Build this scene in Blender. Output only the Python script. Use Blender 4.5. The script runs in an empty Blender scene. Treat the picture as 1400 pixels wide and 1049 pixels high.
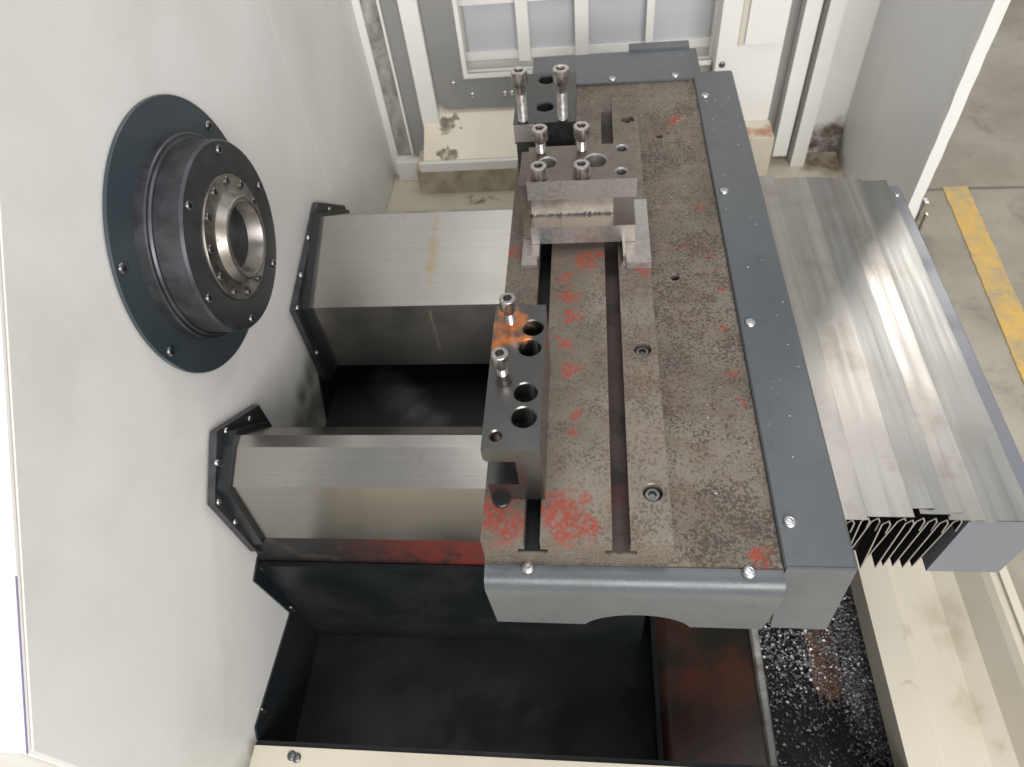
import bpy, bmesh, math, random
from mathutils import Vector, Matrix
R = math.radians
random.seed(7)
S = bpy.context.scene
col = S.collection

# ------------------------------------------------------------------ camera
cam = bpy.data.cameras.new('camera'); camo = bpy.data.objects.new('camera', cam); col.objects.link(camo)
camo.location = (0, 0, 0.80)
camo.rotation_euler = (R(38.51552888), R(5.33825974), R(3.61793896))
cam.sensor_width = 36.0; cam.lens = 965.712 * 36.0 / 1400.0
cam.dof.use_dof = True; cam.dof.focus_distance = 0.95; cam.dof.aperture_fstop = 6.5
cam.clip_start = 0.02; cam.clip_end = 60
S.camera = camo

# ------------------------------------------------------------------ light of the hall
w = bpy.data.worlds.new('World'); S.world = w; w.use_nodes = True
bg = w.node_tree.nodes['Background']
bg.inputs[0].default_value = (0.95, 0.965, 1.0, 1); bg.inputs[1].default_value = 0.42

def area(name, loc, target, sx, sy, power, color, shape='RECTANGLE'):
    l = bpy.data.lights.new(name, 'AREA'); l.shape = shape; l.size = sx; l.size_y = sy
    l.energy = power; l.color = color
    o = bpy.data.objects.new(name, l); col.objects.link(o); o.location = loc
    o.rotation_euler = (Vector(target) - Vector(loc)).to_track_quat('-Z', 'Y').to_euler()
    return o
area('hall_front_light', (0.9, -2.6, 1.75), (-0.1, 0.9, 0.0), 3.2, 1.8, 165, (1.0, 0.975, 0.94))
area('hall_ceiling_light', (0.2, 1.0, 3.3), (0.0, 1.7, -0.3), 2.4, 1.6, 26, (1.0, 0.97, 0.92))
area('hall_window_light', (3.35, 5.6, 4.6), (0.45, 0.6, -0.1), 0.75, 0.75, 58, (1.0, 0.97, 0.92), 'DISK')

vs = S.view_settings
vs.view_transform = 'Standard'; vs.look = 'None'; vs.gamma = 1.0; vs.exposure = 0.28; vs.use_curve_mapping = False
S.render.engine = 'CYCLES'

# ------------------------------------------------------------------ material helpers
class NT:
    def __init__(s, name):
        s.m = bpy.data.materials.new(name); s.m.use_nodes = True
        s.t = s.m.node_tree; s.n = s.t.nodes; s.l = s.t.links
        s.b = s.n['Principled BSDF']; s.tc = s.n.new('ShaderNodeTexCoord')
    def link(s, a, b): s.l.new(a, b)
    def mapping(s, scale=(1, 1, 1), loc=(0, 0, 0), rot=(0, 0, 0), src=None):
        m = s.n.new('ShaderNodeMapping'); m.inputs['Scale'].default_value = scale
        m.inputs['Location'].default_value = loc; m.inputs['Rotation'].default_value = rot
        s.link(src or s.tc.outputs['Object'], m.inputs['Vector']); return m.outputs[0]
    def noise(s, scale, detail=4, rough=0.55, vec=None, dist=0.0):
        n = s.n.new('ShaderNodeTexNoise'); n.inputs['Scale'].default_value = scale
        n.inputs['Detail'].default_value = detail; n.inputs['Roughness'].default_value = rough
        n.inputs['Distortion'].default_value = dist
        s.link(vec or s.tc.outputs['Object'], n.inputs['Vector']); return n.outputs[0]
    def ramp(s, fac, a, b, va=0.0, vb=1.0):
        r = s.n.new('ShaderNodeMapRange'); r.inputs[1].default_value = a; r.inputs[2].default_value = b
        r.inputs[3].default_value = va; r.inputs[4].default_value = vb; r.interpolation_type = 'SMOOTHSTEP'
        s.link(fac, r.inputs[0]); return r.outputs[0]
    def math(s, op, a, b=None, clamp=False):
        m = s.n.new('ShaderNodeMath'); m.operation = op; m.use_clamp = clamp
        for i, v in enumerate((a, b)):
            if v is None: continue
            if isinstance(v, (int, float)): m.inputs[i].default_value = v
            else: s.link(v, m.inputs[i])
        return m.outputs[0]
    def mix(s, fac, a, b):
        m = s.n.new('ShaderNodeMix'); m.data_type = 'RGBA'
        if isinstance(fac, (int, float)): m.inputs[0].default_value = fac
        else: s.link(fac, m.inputs[0])
        for k, v in ((6, a), (7, b)):
            if isinstance(v, tuple): m.inputs[k].default_value = (*v, 1)
            else: s.link(v, m.inputs[k])
        return m.outputs[2]
    def blob(s, centers, wobble=0.012, wscale=45, sharp=0.35, stretch=(1, 1, 1)):
        """mask of irregular stains: list of (x, y, z, r) in object space"""
        n = s.n.new('ShaderNodeTexNoise'); n.inputs['Scale'].default_value = wscale; n.inputs['Detail'].default_value = 5
        s.link(s.tc.outputs['Object'], n.inputs['Vector'])
        vm = s.n.new('ShaderNodeVectorMath'); vm.operation = 'SUBTRACT'; vm.inputs[1].default_value = (.5, .5, .5)
        s.link(n.outputs[1], vm.inputs[0])
        sc = s.n.new('ShaderNodeVectorMath'); sc.operation = 'SCALE'; sc.inputs['Scale'].default_value = wobble * 4
        s.link(vm.outputs[0], sc.inputs[0])
        ad = s.n.new('ShaderNodeVectorMath'); ad.operation = 'ADD'
        s.link(s.tc.outputs['Object'], ad.inputs[0]); s.link(sc.outputs[0], ad.inputs[1])
        acc = None
        for (x, y, z, r) in centers:
            mp = s.mapping(scale=stretch, src=ad.outputs[0])
            d = s.n.new('ShaderNodeVectorMath'); d.operation = 'DISTANCE'
            s.link(mp, d.inputs[0]); d.inputs[1].default_value = (x * stretch[0], y * stretch[1], z * stretch[2])
            f = s.ramp(d.outputs['Value'], r * (1 - sharp), r * (1 + sharp), 1, 0)
            acc = f if acc is None else s.math('MAXIMUM', acc, f)
        return acc
    def bump(s, h, strength=0.2, dist=0.002):
        b = s.n.new('ShaderNodeBump'); b.inputs['Strength'].default_value = strength; b.inputs['Distance'].default_value = dist
        s.link(h, b.inputs['Height']); s.link(b.outputs[0], s.b.inputs['Normal'])
    def set(s, color=None, rough=None, metal=None, spec=None):
        for k, v in (('Base Color', color), ('Roughness', rough), ('Metallic', metal), ('Specular IOR Level', spec)):
            if v is None: continue
            if isinstance(v, tuple): s.b.inputs[k].default_value = (*v, 1)
            elif isinstance(v, (int, float)): s.b.inputs[k].default_value = v
            else: s.link(v, s.b.inputs[k])
        return s.m

def brushed_aniso(t):
    cx = t.n.new('ShaderNodeCombineXYZ'); cx.inputs[0].default_value = 1.0
    t.link(cx.outputs[0], t.b.inputs['Tangent'])
    t.b.inputs['Anisotropic'].default_value = .85; t.b.inputs['Anisotropic Rotation'].default_value = .25
def brushed_mat(name, stains=None, rough=(.30, .40)):
    t = NT(name)
    n = t.noise(1.0, 5, .6, t.mapping((1.0, 700, 700)))
    c = t.mix(t.ramp(n, .3, .7), (.40, .385, .36), (.47, .455, .43))
    c = t.mix(t.math('MULTIPLY', t.ramp(t.noise(3.2, 3, .55, t.mapping((1, .4, .4))), .36, .68), .5), c, (.33, .31, .285))  # broad tone drift: soft reflection gradients put into the colour
    c = t.mix(t.math('MULTIPLY', t.ramp(t.noise(26, 6, .7), .58, .72), .35), c, (.27, .235, .19))
    met = 1.0
    if stains:
        k = t.blob(stains, .0035, 50, .85)
        k = t.math('MULTIPLY', k, t.ramp(t.noise(45, 5, .65), .3, .6, .3, 1))
        c = t.mix(t.math('MULTIPLY', k, .55), c, (.34, .24, .08))
        met = t.math('SUBTRACT', 1.0, t.math('MULTIPLY', k, .5))
    t.bump(n, .03, .0005)
    brushed_aniso(t)
    return t.set(c, t.ramp(t.noise(5, 4, .6), .3, .7, rough[0], rough[1]), met)

def enamel(name, base, dirt, amount=0.3, rough=0.32, blobs=None, blobcol=(.12, .09, .05), blobamt=0.8, wob=0.02, wsc=22, sharp=.5, mott=.35, streak=0):
    t = NT(name)
    big = t.ramp(t.noise(3.2, 5, .6), .42, .78)
    fine = t.ramp(t.noise(60, 4, .6), .62, .8)
    c = t.mix(t.math('MULTIPLY', big, amount), base, dirt)
    c = t.mix(t.math('MULTIPLY', fine, amount * .35), c, dirt)
    if streak:
        q = t.ramp(t.noise(1.0, 5, .6, t.mapping((30, 26, 1.6))), .52, .78)
        c = t.mix(t.math('MULTIPLY', q, streak), c, dirt)
        q = t.ramp(t.noise(5.5, 7, .72, dist=.8), .56, .74)
        c = t.mix(t.math('MULTIPLY', q, streak * .4), c, tuple(v * .8 for v in dirt))
    if blobs:
        k = t.blob(blobs, wob, wsc, sharp)
        k = t.math('MULTIPLY', k, t.ramp(t.noise(35, 5, .7), .25, .6, mott, 1))
        c = t.mix(t.math('MULTIPLY', k, blobamt), c, blobcol)
    t.bump(t.noise(180, 3), .06, .001)
    return t.set(c, t.ramp(t.noise(9, 4), .3, .7, rough - .06, rough + .12), 0.0)

def metal(name, base, rough, var=0.1, scale=(1, 1, 1), ns=40, dark=None, darkamt=.4, bump=.05, metallic=1.0):
    t = NT(name)
    v = t.mapping(scale)
    n = t.noise(ns, 5, .6, v)
    c = t.mix(t.ramp(n, .3, .7), tuple(x * (1 - var) for x in base), tuple(min(1, x * (1 + var)) for x in base))
    if dark:
        c = t.mix(t.math('MULTIPLY', t.ramp(t.noise(11, 6, .65), .5, .68), darkamt), c, dark)
    t.bump(n, bump, .0006)
    return t.set(c, t.ramp(n, .25, .75, rough * .8, rough * 1.25), metallic)

M = {}
# wall: white enamel; brown-green grime by the rear collar, thin scuffs elsewhere
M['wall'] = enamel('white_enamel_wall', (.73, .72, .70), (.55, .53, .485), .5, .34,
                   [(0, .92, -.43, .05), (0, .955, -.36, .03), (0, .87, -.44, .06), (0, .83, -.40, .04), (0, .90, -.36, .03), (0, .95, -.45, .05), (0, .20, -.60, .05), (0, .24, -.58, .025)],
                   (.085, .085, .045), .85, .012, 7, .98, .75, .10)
M['white'] = enamel('white_enamel', (.76, .75, .72), (.55, .52, .46), .35, .36)
M['cream'] = enamel('cream_enamel', (.60, .56, .46), (.42, .37, .27), .45, .42)
M['cream_stained'] = enamel('cream_enamel_stained', (.74, .69, .58), (.50, .43, .31), .45, .42,
                   [(.075, -.045, -.029, .022), (.10, -.03, -.02, .016), (.065, -.06, -.039, .018), (.085, -.125, -.081, .018), (.055, -.125, -.081, .012), (.12, -.06, -.04, .007)], (.10, .08, .055), .9, .014, 40, .25)
M['grey_galv'] = metal('grey_galvanised', (.36, .355, .34), .5, .3, (1, 1, .4), 45, (.13, .11, .085), .9, .4, .3)
M['grey_frame'] = enamel('grey_paint_frame', (.25, .25, .24), (.34, .32, .28), .6, .4)
M['navy'] = enamel('blue_black_paint', (.036, .050, .060), (.05, .06, .066), .4, .36)
M['black_metal'] = metal('blackened_steel', (.075, .078, .087), .43, .2, (1, 1, 1), 30, (.09, .085, .08), .3, .03, .75)
M['black_paint'] = enamel('black_paint', (.010, .013, .016), (.03, .03, .03), .35, .34)
M['black_oily'] = None
M['steel'] = metal('bare_steel', (.52, .51, .50), .24, .14, (1, 1, 1), 60, (.22, .19, .16), .45, .05)
M['nose'] = metal('spindle_steel', (.31, .295, .275), .42, .2, (1, 1, 1), 45, (.14, .115, .09), .8, .05)
M['bolt'] = metal('bolt_steel', (.50, .47, .45), .3, .2, (1, 1, 1), 120, (.25, .17, .14), .5, .06)
M['bolt_dark'] = metal('dark_bolt_steel', (.20, .20, .21), .38, .2, (1, 1, 1), 120, (.08, .07, .06), .4, .06)
M['zinc'] = metal('zinc_screw', (.62, .62, .62), .3, .1, (1, 1, 1), 120, (.3, .28, .25), .3, .04)
M['brushed'] = brushed_mat('brushed_stainless', None, (.19, .27))
M['slat'] = metal('worn_sheet_steel', (.42, .40, .375), .38, .08, (60, 1.5, 60), 1.0, (.33, .30, .26), .7, .08)
M['slat_dull'] = metal('dull_sheet_steel', (.34, .335, .32), .42, .08, (60, 1.5, 60), 1.0, (.30, .28, .25), .5, .10)
def hammered():
    t = NT('hammered_grey_paint')
    c = t.mix(t.math('MULTIPLY', t.ramp(t.noise(4, 5, .6), .4, .75), .6), (.088, .097, .106), (.066, .072, .078))
    c = t.mix(t.math('MULTIPLY', t.ramp(t.noise(22, 6, .7), .52, .72), .45), c, (.058, .058, .055))
    c = t.mix(t.math('MULTIPLY', t.ramp(t.noise(160, 4, .6), .68, .74), .25), c, (.30, .31, .31))
    sc = t.ramp(t.noise(1.0, 3, .5, t.mapping((260, 22, 22), rot=(0, 0, R(-14)))), .73, .78)
    c = t.mix(t.math('MULTIPLY', sc, .22), c, (.4, .42, .43))
    t.bump(t.noise(330, 3, .5), .22, .0012)
    return t.set(c, t.ramp(t.noise(12, 4), .3, .7, .27, .40), 0.0)
M['grey'] = hammered()
M['bluegrey'] = enamel('blue_grey_paint', (.165, .175, .20), (.13, .138, .155), .4, .36)
M['rubber'] = enamel('black_bellows_cloth', (.006, .006, .007), (.012, .012, .012), .3, .5)
M['fray'] = enamel('frayed_cloth_edge', (.26, .24, .21), (.12, .11, .1), .6, .7)
M['dark'] = enamel('dark_gap', (.008, .008, .008), (.015, .014, .012), .3, .7)

def oily():
    t = NT('black_oily_sheet')
    big = t.ramp(t.noise(5, 6, .65), .46, .74)
    dust = t.blob([(-.10, .22, 0, .05), (-.05, .16, 0, .05), (.0, .10, 0, .04)], .03, 12, .9)
    c = t.mix(t.math('MULTIPLY', big, .55), (.0065, .0085, .0095), (.026, .025, .022))
    t.bump(t.noise(40, 4), .15, .002)
    return t.set(c, t.ramp(t.noise(7, 5), .35, .7, .36, .62), 0.0, .28)
M['black_oily'] = oily()
def dusty():
    t = NT('black_sheet_with_dust')
    k = t.blob([(.125, .185, 0, .030), (.15, .165, 0, .036), (.18, .125, 0, .036), (.215, .085, 0, .034), (.26, .055, 0, .028)], .014, 16, .8)
    k = t.math('MULTIPLY', k, t.ramp(t.noise(10, 4, .6), .25, .7, .45, 1))
    sp = t.ramp(t.noise(85, 2, .4), .74, .78)
    c = t.mix(t.math('MULTIPLY', k, .45), (.008, .0095, .0115), (.20, .20, .21))
    c = t.mix(t.math('MULTIPLY', sp, .35), c, (.3, .3, .29))
    t.bump(t.noise(40, 4), .15, .002)
    return t.set(c, .45, 0.0)
M['dusty'] = dusty()
def redpaint():
    t = NT('black_casting_red_primer')
    sx = t.n.new('ShaderNodeSeparateXYZ'); t.link(t.tc.outputs['Object'], sx.inputs[0])
    gx = t.ramp(sx.outputs[0], .12, .40)
    k = t.math('MULTIPLY', gx, t.ramp(t.noise(16, 6, .65), .34, .56))
    c = t.mix(t.math('MULTIPLY', k, .8), (.010, .010, .011), (.13, .018, .012))
    c = t.mix(t.math('MULTIPLY', t.ramp(t.noise(30, 5), .55, .66), .5), c, (.05, .03, .02))
    t.bump(t.noise(50, 5), .3, .002)
    return t.set(c, .42, 0.0)
M['redcast'] = redpaint()
def rustpan():
    t = NT('oily_rust_brown_sheet')
    k = t.ramp(t.noise(6, 6, .65), .42, .68)
    c = t.mix(k, (.017, .016, .013), (.060, .024, .014))
    c = t.mix(t.math('MULTIPLY', t.ramp(t.noise(9, 5, .6), .56, .72), .8), c, (.065, .018, .016))
    t.bump(t.noise(50, 5), .2, .002)
    return t.set(c, .36, 0.0)
M['rustpan'] = rustpan()
M['rustplate'] = metal('rust_brown_steel', (.15, .078, .042), .5, .35, (1, 1, 1), 30, (.05, .03, .02), .6, .4, .3)

def iron(name, red_blobs, red_noise=.69, speck=1.0):
    t = NT(name)
    base = t.mix(t.ramp(t.noise(7, 5, .6), .35, .7), (.150, .130, .106), (.235, .208, .174))
    base = t.mix(t.math('MULTIPLY', t.ramp(t.noise(26, 5, .65), .45, .72), .55), base, (.165, .115, .078))
    cl = t.ramp(t.noise(11, 7, .75), .36, .66, -.055, .085)
    sp = t.noise(255, 6, .74)
    spm = t.ramp(t.math('ADD', sp, cl), .515, .60)
    c = t.mix(t.math('MULTIPLY', spm, .88 * speck), base, (.036, .026, .019))
    sp2 = t.ramp(t.noise(90, 5, .7), .57, .68)
    c = t.mix(t.math('MULTIPLY', sp2, .55 * speck), c, (.06, .042, .03))
    fl_ = t.ramp(t.math('ADD', t.noise(170, 5, .7), t.ramp(t.noise(9, 4, .6), .4, .7, -.06, .05)), .56, .63)
    c = t.mix(t.math('MULTIPLY', fl_, .55), c, (.13, .050, .024))
    rn = t.ramp(t.noise(30, 5, .6, dist=.3), red_noise, red_noise + .05)
    rm = rn
    if red_blobs: rm = t.math('MAXIMUM', rn, t.blob(red_blobs, .013, 60, .45))
    rm = t.math('MULTIPLY', rm, t.ramp(t.noise(120, 6, .7), .38, .56, .12, 1))
    c = t.mix(t.math('MULTIPLY', rm, .85), c, (.27, .030, .015))
    rust = t.ramp(t.noise(19, 5, .65), .60, .72)
    c = t.mix(t.math('MULTIPLY', rust, .35), c, (.20, .085, .035))
    met = t.math('MULTIPLY', t.math('SUBTRACT', 1.0, t.math('MAXIMUM', spm, rm, True), True), .5)
    t.bump(t.math('ADD', sp, t.math('MULTIPLY', spm, -.5)), .10, .0012)
    return t.set(c, t.math('ADD', t.ramp(sp, .3, .7, .42, .6), t.math('MULTIPLY', rm, .2)), met)

# ------------------------------------------------------------------ mesh helpers
def tag(o, label=None, cat=None, group=None, kind=None):
    if label: o['label'] = label
    if cat: o['category'] = cat
    if group: o['group'] = group
    if kind: o['kind'] = kind
    return o
BASE = {}
def thing(name, label, cat, base, group=None, kind=None):
    o = bpy.data.objects.new(name, None); col.objects.link(o); o.location = base
    o.empty_display_size = .05
    return tag(o, label, cat, group, kind)
def world_of(o):
    v = Vector((0, 0, 0))
    while o: v += Vector(o.location); o = o.parent
    return v
def build(name, bm, mat, parent=None, origin=None, bevel=0.0, smooth=False, seg=2):
    """bm in world coordinates -> one mesh object; origin is its world origin"""
    if bevel > 0:
        es = [e for e in bm.edges if len(e.link_faces) == 2 and e.calc_face_angle(0) > R(25)]
        bmesh.ops.bevel(bm, geom=es, offset=bevel, segments=seg, profile=.6, affect='EDGES', clamp_overlap=True)
    bmesh.ops.recalc_face_normals(bm, faces=bm.faces)
    pw = world_of(parent) if parent else Vector((0, 0, 0))
    og = Vector(origin) if origin is not None else (pw if parent else Vector((0, 0, 0)))
    bmesh.ops.translate(bm, verts=bm.verts, vec=-og)
    me = bpy.data.meshes.new(name); bm.to_mesh(me); bm.free()
    me.materials.append(mat)
    if smooth:
        for p in me.polygons: p.use_smooth = True
        me.set_sharp_from_angle(angle=R(32))
    o = bpy.data.objects.new(name, me); col.objects.link(o)
    if parent: o.parent = parent
    o.location = og - pw
    return o
def inst(name, me, parent, pos, rot=None):
    o = bpy.data.objects.new(name, me); col.objects.link(o); o.parent = parent
    o.location = Vector(pos) - world_of(parent)
    if rot is not None: o.rotation_euler = rot
    return o
def add_box(bm, x0, x1, y0, y1, z0, z1):
    v = [bm.verts.new(p) for p in ((x0, y0, z0), (x1, y0, z0), (x1, y1, z0), (x0, y1, z0), (x0, y0, z1), (x1, y0, z1), (x1, y1, z1), (x0, y1, z1))]
    for f in ((3, 2, 1, 0), (4, 5, 6, 7), (0, 1, 5, 4), (1, 2, 6, 5), (2, 3, 7, 6), (3, 0, 4, 7)): bm.faces.new([v[i] for i in f])
    return v
def box(*a): bm = bmesh.new(); add_box(bm, *a); return bm
def add_prism(bm, pts, axis, a, b):
    """polygon pts (2-D) extruded along axis 'x' (pts y,z), 'y' (pts x,z) or 'z' (pts x,y)"""
    f = {'x': lambda p, t: (t, p[0], p[1]), 'y': lambda p, t: (p[0], t, p[1]), 'z': lambda p, t: (p[0], p[1], t)}[axis]
    A = [bm.verts.new(f(p, a)) for p in pts]; B = [bm.verts.new(f(p, b)) for p in pts]
    n = len(pts); bm.faces.new(A); bm.faces.new(B[::-1])
    for i in range(n): bm.faces.new((A[i], A[(i + 1) % n], B[(i + 1) % n], B[i]))
def prism(pts, axis, a, b): bm = bmesh.new(); add_prism(bm, pts, axis, a, b); return bm
def sheet(path, thick):
    """open 2-D polyline thickened into a closed outline"""
    L, Rr = [], []
    n = len(path)
    for i, p in enumerate(path):
        p = Vector(p); d = Vector((0, 0))
        if i > 0: d += (p - Vector(path[i - 1])).normalized()
        if i < n - 1: d += (Vector(path[i + 1]) - p).normalized()
        d.normalize(); nn = Vector((-d.y, d.x))
        k = 1.0
        if 0 < i < n - 1:
            e = (p - Vector(path[i - 1])).normalized(); k = 1 / max(.5, nn.dot(Vector((-e.y, e.x))))
        L.append(tuple(p)); Rr.append(tuple(p + nn * thick * k))
    return L + Rr[::-1]
AX = {'x': Matrix(((0, 0, 1), (0, 1, 0), (-1, 0, 0))).to_4x4(), 'z': Matrix.Identity(4), '-y': Matrix(((1, 0, 0), (0, 0, -1), (0, 1, 0))).to_4x4()}
def lathe(prof, center, axis='z', seg=48, hexr=None):
    """prof: (r, h) or (r, h, 'hex'); h runs along the axis from center"""
    bm = bmesh.new(); rings = []
    for p in prof:
        ring = []
        for i in range(seg):
            t = 2 * math.pi * i / seg; r = p[0]
            if len(p) > 2: r = p[0] * math.cos(R(30)) / math.cos((t % R(60)) - R(30))
            ring.append(bm.verts.new((r * math.cos(t), r * math.sin(t), p[1])))
        rings.append(ring)
    for A, B in zip(rings, rings[1:]):
        for i in range(seg): bm.faces.new((A[i], A[(i + 1) % seg], B[(i + 1) % seg], B[i]))
    bm.faces.new(rings[0][::-1]); bm.faces.new(rings[-1])
    m = Matrix.Translation(Vector(center)) @ AX[axis]
    bmesh.ops.transform(bm, matrix=m, verts=bm.verts)
    return bm
def mesh_from(name, bm, mat, smooth=True):
    bmesh.ops.recalc_face_normals(bm, faces=bm.faces)
    me = bpy.data.meshes.new(name); bm.to_mesh(me); bm.free(); me.materials.append(mat)
    if smooth:
        for p in me.polygons: p.use_smooth = True
        me.set_sharp_from_angle(angle=R(32))
    return me
def cut(o, cutters):
    """boolean difference, baked; cutters: list of bmesh in world coordinates"""
    tmp = []
    for i, b in enumerate(cutters):
        bmesh.ops.recalc_face_normals(b, faces=b.faces)
        me = bpy.data.meshes.new('cutter'); b.to_mesh(me); b.free()
        c = bpy.data.objects.new('cutter', me); col.objects.link(c); tmp.append(c)
        md = o.modifiers.new('b%d' % i, 'BOOLEAN'); md.operation = 'DIFFERENCE'; md.object = c; md.solver = 'EXACT'
    bpy.context.view_layer.update()
    dg = bpy.context.evaluated_depsgraph_get()
    me = bpy.data.meshes.new_from_object(o.evaluated_get(dg)); old = o.data
    o.modifiers.clear(); o.data = me
    if not me.materials: me.materials.append(old.materials[0])
    for c in tmp:
        cm = c.data; bpy.data.objects.remove(c); bpy.data.meshes.remove(cm)
    return o
def cyl(x, y, z0, z1, r, seg=32): return lathe([(r, z0), (r, z1)], (x, y, 0), 'z', seg)
def countersunk(x, y, z0, z1, r, c=.0015, seg=36): return lathe([(r, z0), (r, z1 - c), (r + c, z1), (r + c, z1 + .01)], (x, y, 0), 'z', seg)

# socket cap screw (origin at underside of head), button screw (origin at seat)
def cap_mesh(name, r, h, shank_r, shank_len, mat, thread=True, seg=36):
    pr = [(shank_r * .8, -shank_len), (shank_r, -shank_len + .0015)]
    if thread:
        n = max(2, int(shank_len * .85 / .0022)); z = -shank_len + .0025
        for i in range(n): pr += [(shank_r, z), (shank_r * .90, z + .0011)]; z += .0022
    pr += [(shank_r, -.001), (shank_r, 0), (r * .97, 0), (r, .001)]
    pr += [(r, h - r * .10), (r * .9, h), (r * .60, h, 'hex'), (r * .57, h - .001, 'hex'), (r * .55, h * .42, 'hex'), (.0008, h * .38)]
    return mesh_from(name, lathe(pr, (0, 0, 0), 'z', seg), mat)
def button_mesh(name, r, mat, seg=24):
    pr = [(r, -.002), (r, .0006), (r * .95, r * .22), (r * .78, r * .42), (r * .55, r * .5), (r * .46, r * .5, 'hex'), (r * .42, r * .08, 'hex'), (.0006, r * .05)]
    return mesh_from(name, lathe(pr, (0, 0, 0), 'z', seg), mat)
ROT_X = (0, R(90), 0)      # screw pointing out of the headstock wall (+X)
ROT_F = (R(90), 0, 0)      # screw pointing out of a front face (-Y)
button_dark = button_mesh('button_screw_dark', .0085, M['bolt_dark'])
button_zinc = button_mesh('button_screw_zinc', .0082, M['zinc'])
button_small = button_mesh('button_screw_small', .0058, M['zinc'])

# ================================================================== THE SETTING
XW, YB, XR = -0.62, 1.93, 0.739
fl = box(-2.5, 6.5, -2.5, 8.0, -1.03, -0.95)
def floor_mat():
    t = NT('worn_green_concrete')
    a = t.mix(t.ramp(t.noise(1.6, 7, .65), .34, .68), (.275, .245, .19), (.41, .375, .305))
    a = t.mix(t.math('MULTIPLY', t.ramp(t.noise(4.5, 6, .7, dist=.6), .52, .72), .6), a, (.135, .125, .10))
    a = t.mix(t.math('MULTIPLY', t.ramp(t.noise(38, 4, .6), .58, .74), .3), a, (.12, .11, .09))
    t.bump(t.noise(60, 4), .12, .002)
    return t.set(a, t.ramp(t.noise(2.5, 5), .35, .7, .35, .65), 0.0)
floor = tag(build('floor', fl, floor_mat()), 'worn grey green concrete workshop floor outside the machine', 'floor', kind='structure')
def yellow():
    t = NT('worn_yellow_paint')
    k = t.ramp(t.noise(12, 8, .8), .38, .72)
    c = t.mix(k, (.70, .45, .11), (.36, .32, .23))
    return t.set(c, .55, 0.0)
bm = bmesh.new()
random.seed(3); pts_l, pts_r = [], []
for i in range(110):
    t = i / 109; y = 2.30 - t * 2.64
    xl = 1.305 - (2.265 - y) * .055; pts_l.append((xl + random.uniform(-.0018, .0018), y)); pts_r.append((xl + .085 + random.uniform(-.0018, .0018), y))
pts = pts_l + pts_r[::-1]
fm = build('floor_marking', prism(pts, 'z', -.949, -.946), yellow())
tag(fm, 'worn yellow painted line on the workshop floor', 'floor marking', kind='structure')
bm = bmesh.new()
pp = [(1.0 + .12 * i, 2.285 + random.uniform(-.006, .006)) for i in range(20)]
add_prism(bm, pp + [(p[0], p[1] + random.uniform(.005, .010)) for p in pp[::-1]], 'z', -.949, -.947)
tag(build('floor_joint', bm, enamel('dark_floor_joint', (.17, .15, .125), (.11, .1, .08), .5, .6)), 'dark joint line crossing the concrete floor', 'floor joint', kind='structure')

# headstock wall: two sheets butted with a hairline gap, front edge slanting
def wall_panel(name, pts, label):
    o = build(name, prism(pts, 'x', XW - .03, XW), M['wall'], origin=(XW, 0, 0))
    return tag(o, label, 'wall', kind='structure')
wall_panel('wall_left', [(.128, -.9), (1.3832, -.9), (1.3832, .95), (1.2, .95), (.131, -.016)], 'white enamelled headstock wall sheet carrying the spindle')
wall_panel('wall_left_rear', [(1.3880, -.9), (1.93, -.9), (1.93, .95), (1.3880, .95)], 'white enamelled wall sheet behind the seam, next to the back corner')
tag(build('wall_backing', box(XW - .045, XW - .031, .2, 1.9, -.8, .3), M['dark']), 'dark frame behind the seam of the headstock wall', 'wall', kind='structure')
# front flange of the enclosure, bending away from the slanted edge
d = Vector((0, 1.19 - .121, .95 + .016)).normalized(); nrm = Vector((0, -d.z, d.y))
bm = bmesh.new()
p0 = Vector((XW - .002, .131, -.016)) + nrm * .006; p1 = Vector((XW - .002, 1.2, .95)) + nrm * .006
vv = []
for p, o in ((p0, 0), (p1, 0), (p1, 1), (p0, 1)):
    vv.append(p + Vector((-.35 * o, 0, 0)))
lo = [bm.verts.new(v) for v in vv]; hi = [bm.verts.new(v - nrm * .004) for v in vv]
bm.faces.new(lo); bm.faces.new(hi[::-1])
for i in range(4): bm.faces.new((lo[i], lo[(i + 1) % 4], hi[(i + 1) % 4], hi[i]))
t = thing('enclosure_flange', 'white slanted outer flange along the front edge of the headstock wall', 'machine panel', (XW, .121, -.016))
build('flange_sheet', bm, enamel('chipped_white_enamel', (.80, .79, .75), (.6, .57, .5), .35, .38,
      [(-.03, .16 + .03 * k, .1 + .045 * k, .006) for k in range(4)], (.08, .07, .07), .8, .006, 60, .3), t)
bm = bmesh.new()
q0 = p0 + nrm * .0006; q1 = p0 + d * .20 + nrm * .0006
a = [q0, q1, q1 + Vector((-.0018, 0, 0)), q0 + Vector((-.0018, 0, 0))]
lo = [bm.verts.new(v) for v in a]; hi = [bm.verts.new(v - nrm * .001) for v in a]
bm.faces.new(lo); bm.faces.new(hi[::-1])
for i in range(4): bm.faces.new((lo[i], lo[(i + 1) % 4], hi[(i + 1) % 4], hi[i]))
build('lower_skirt', box(XW - .352, XW - .031, .126, .132, -.9, -.010), M['white'], t)
build('seal_strip', bm, enamel('violet_film', (.20, .17, .34), (.5, .48, .55), .5, .4), t)

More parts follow.
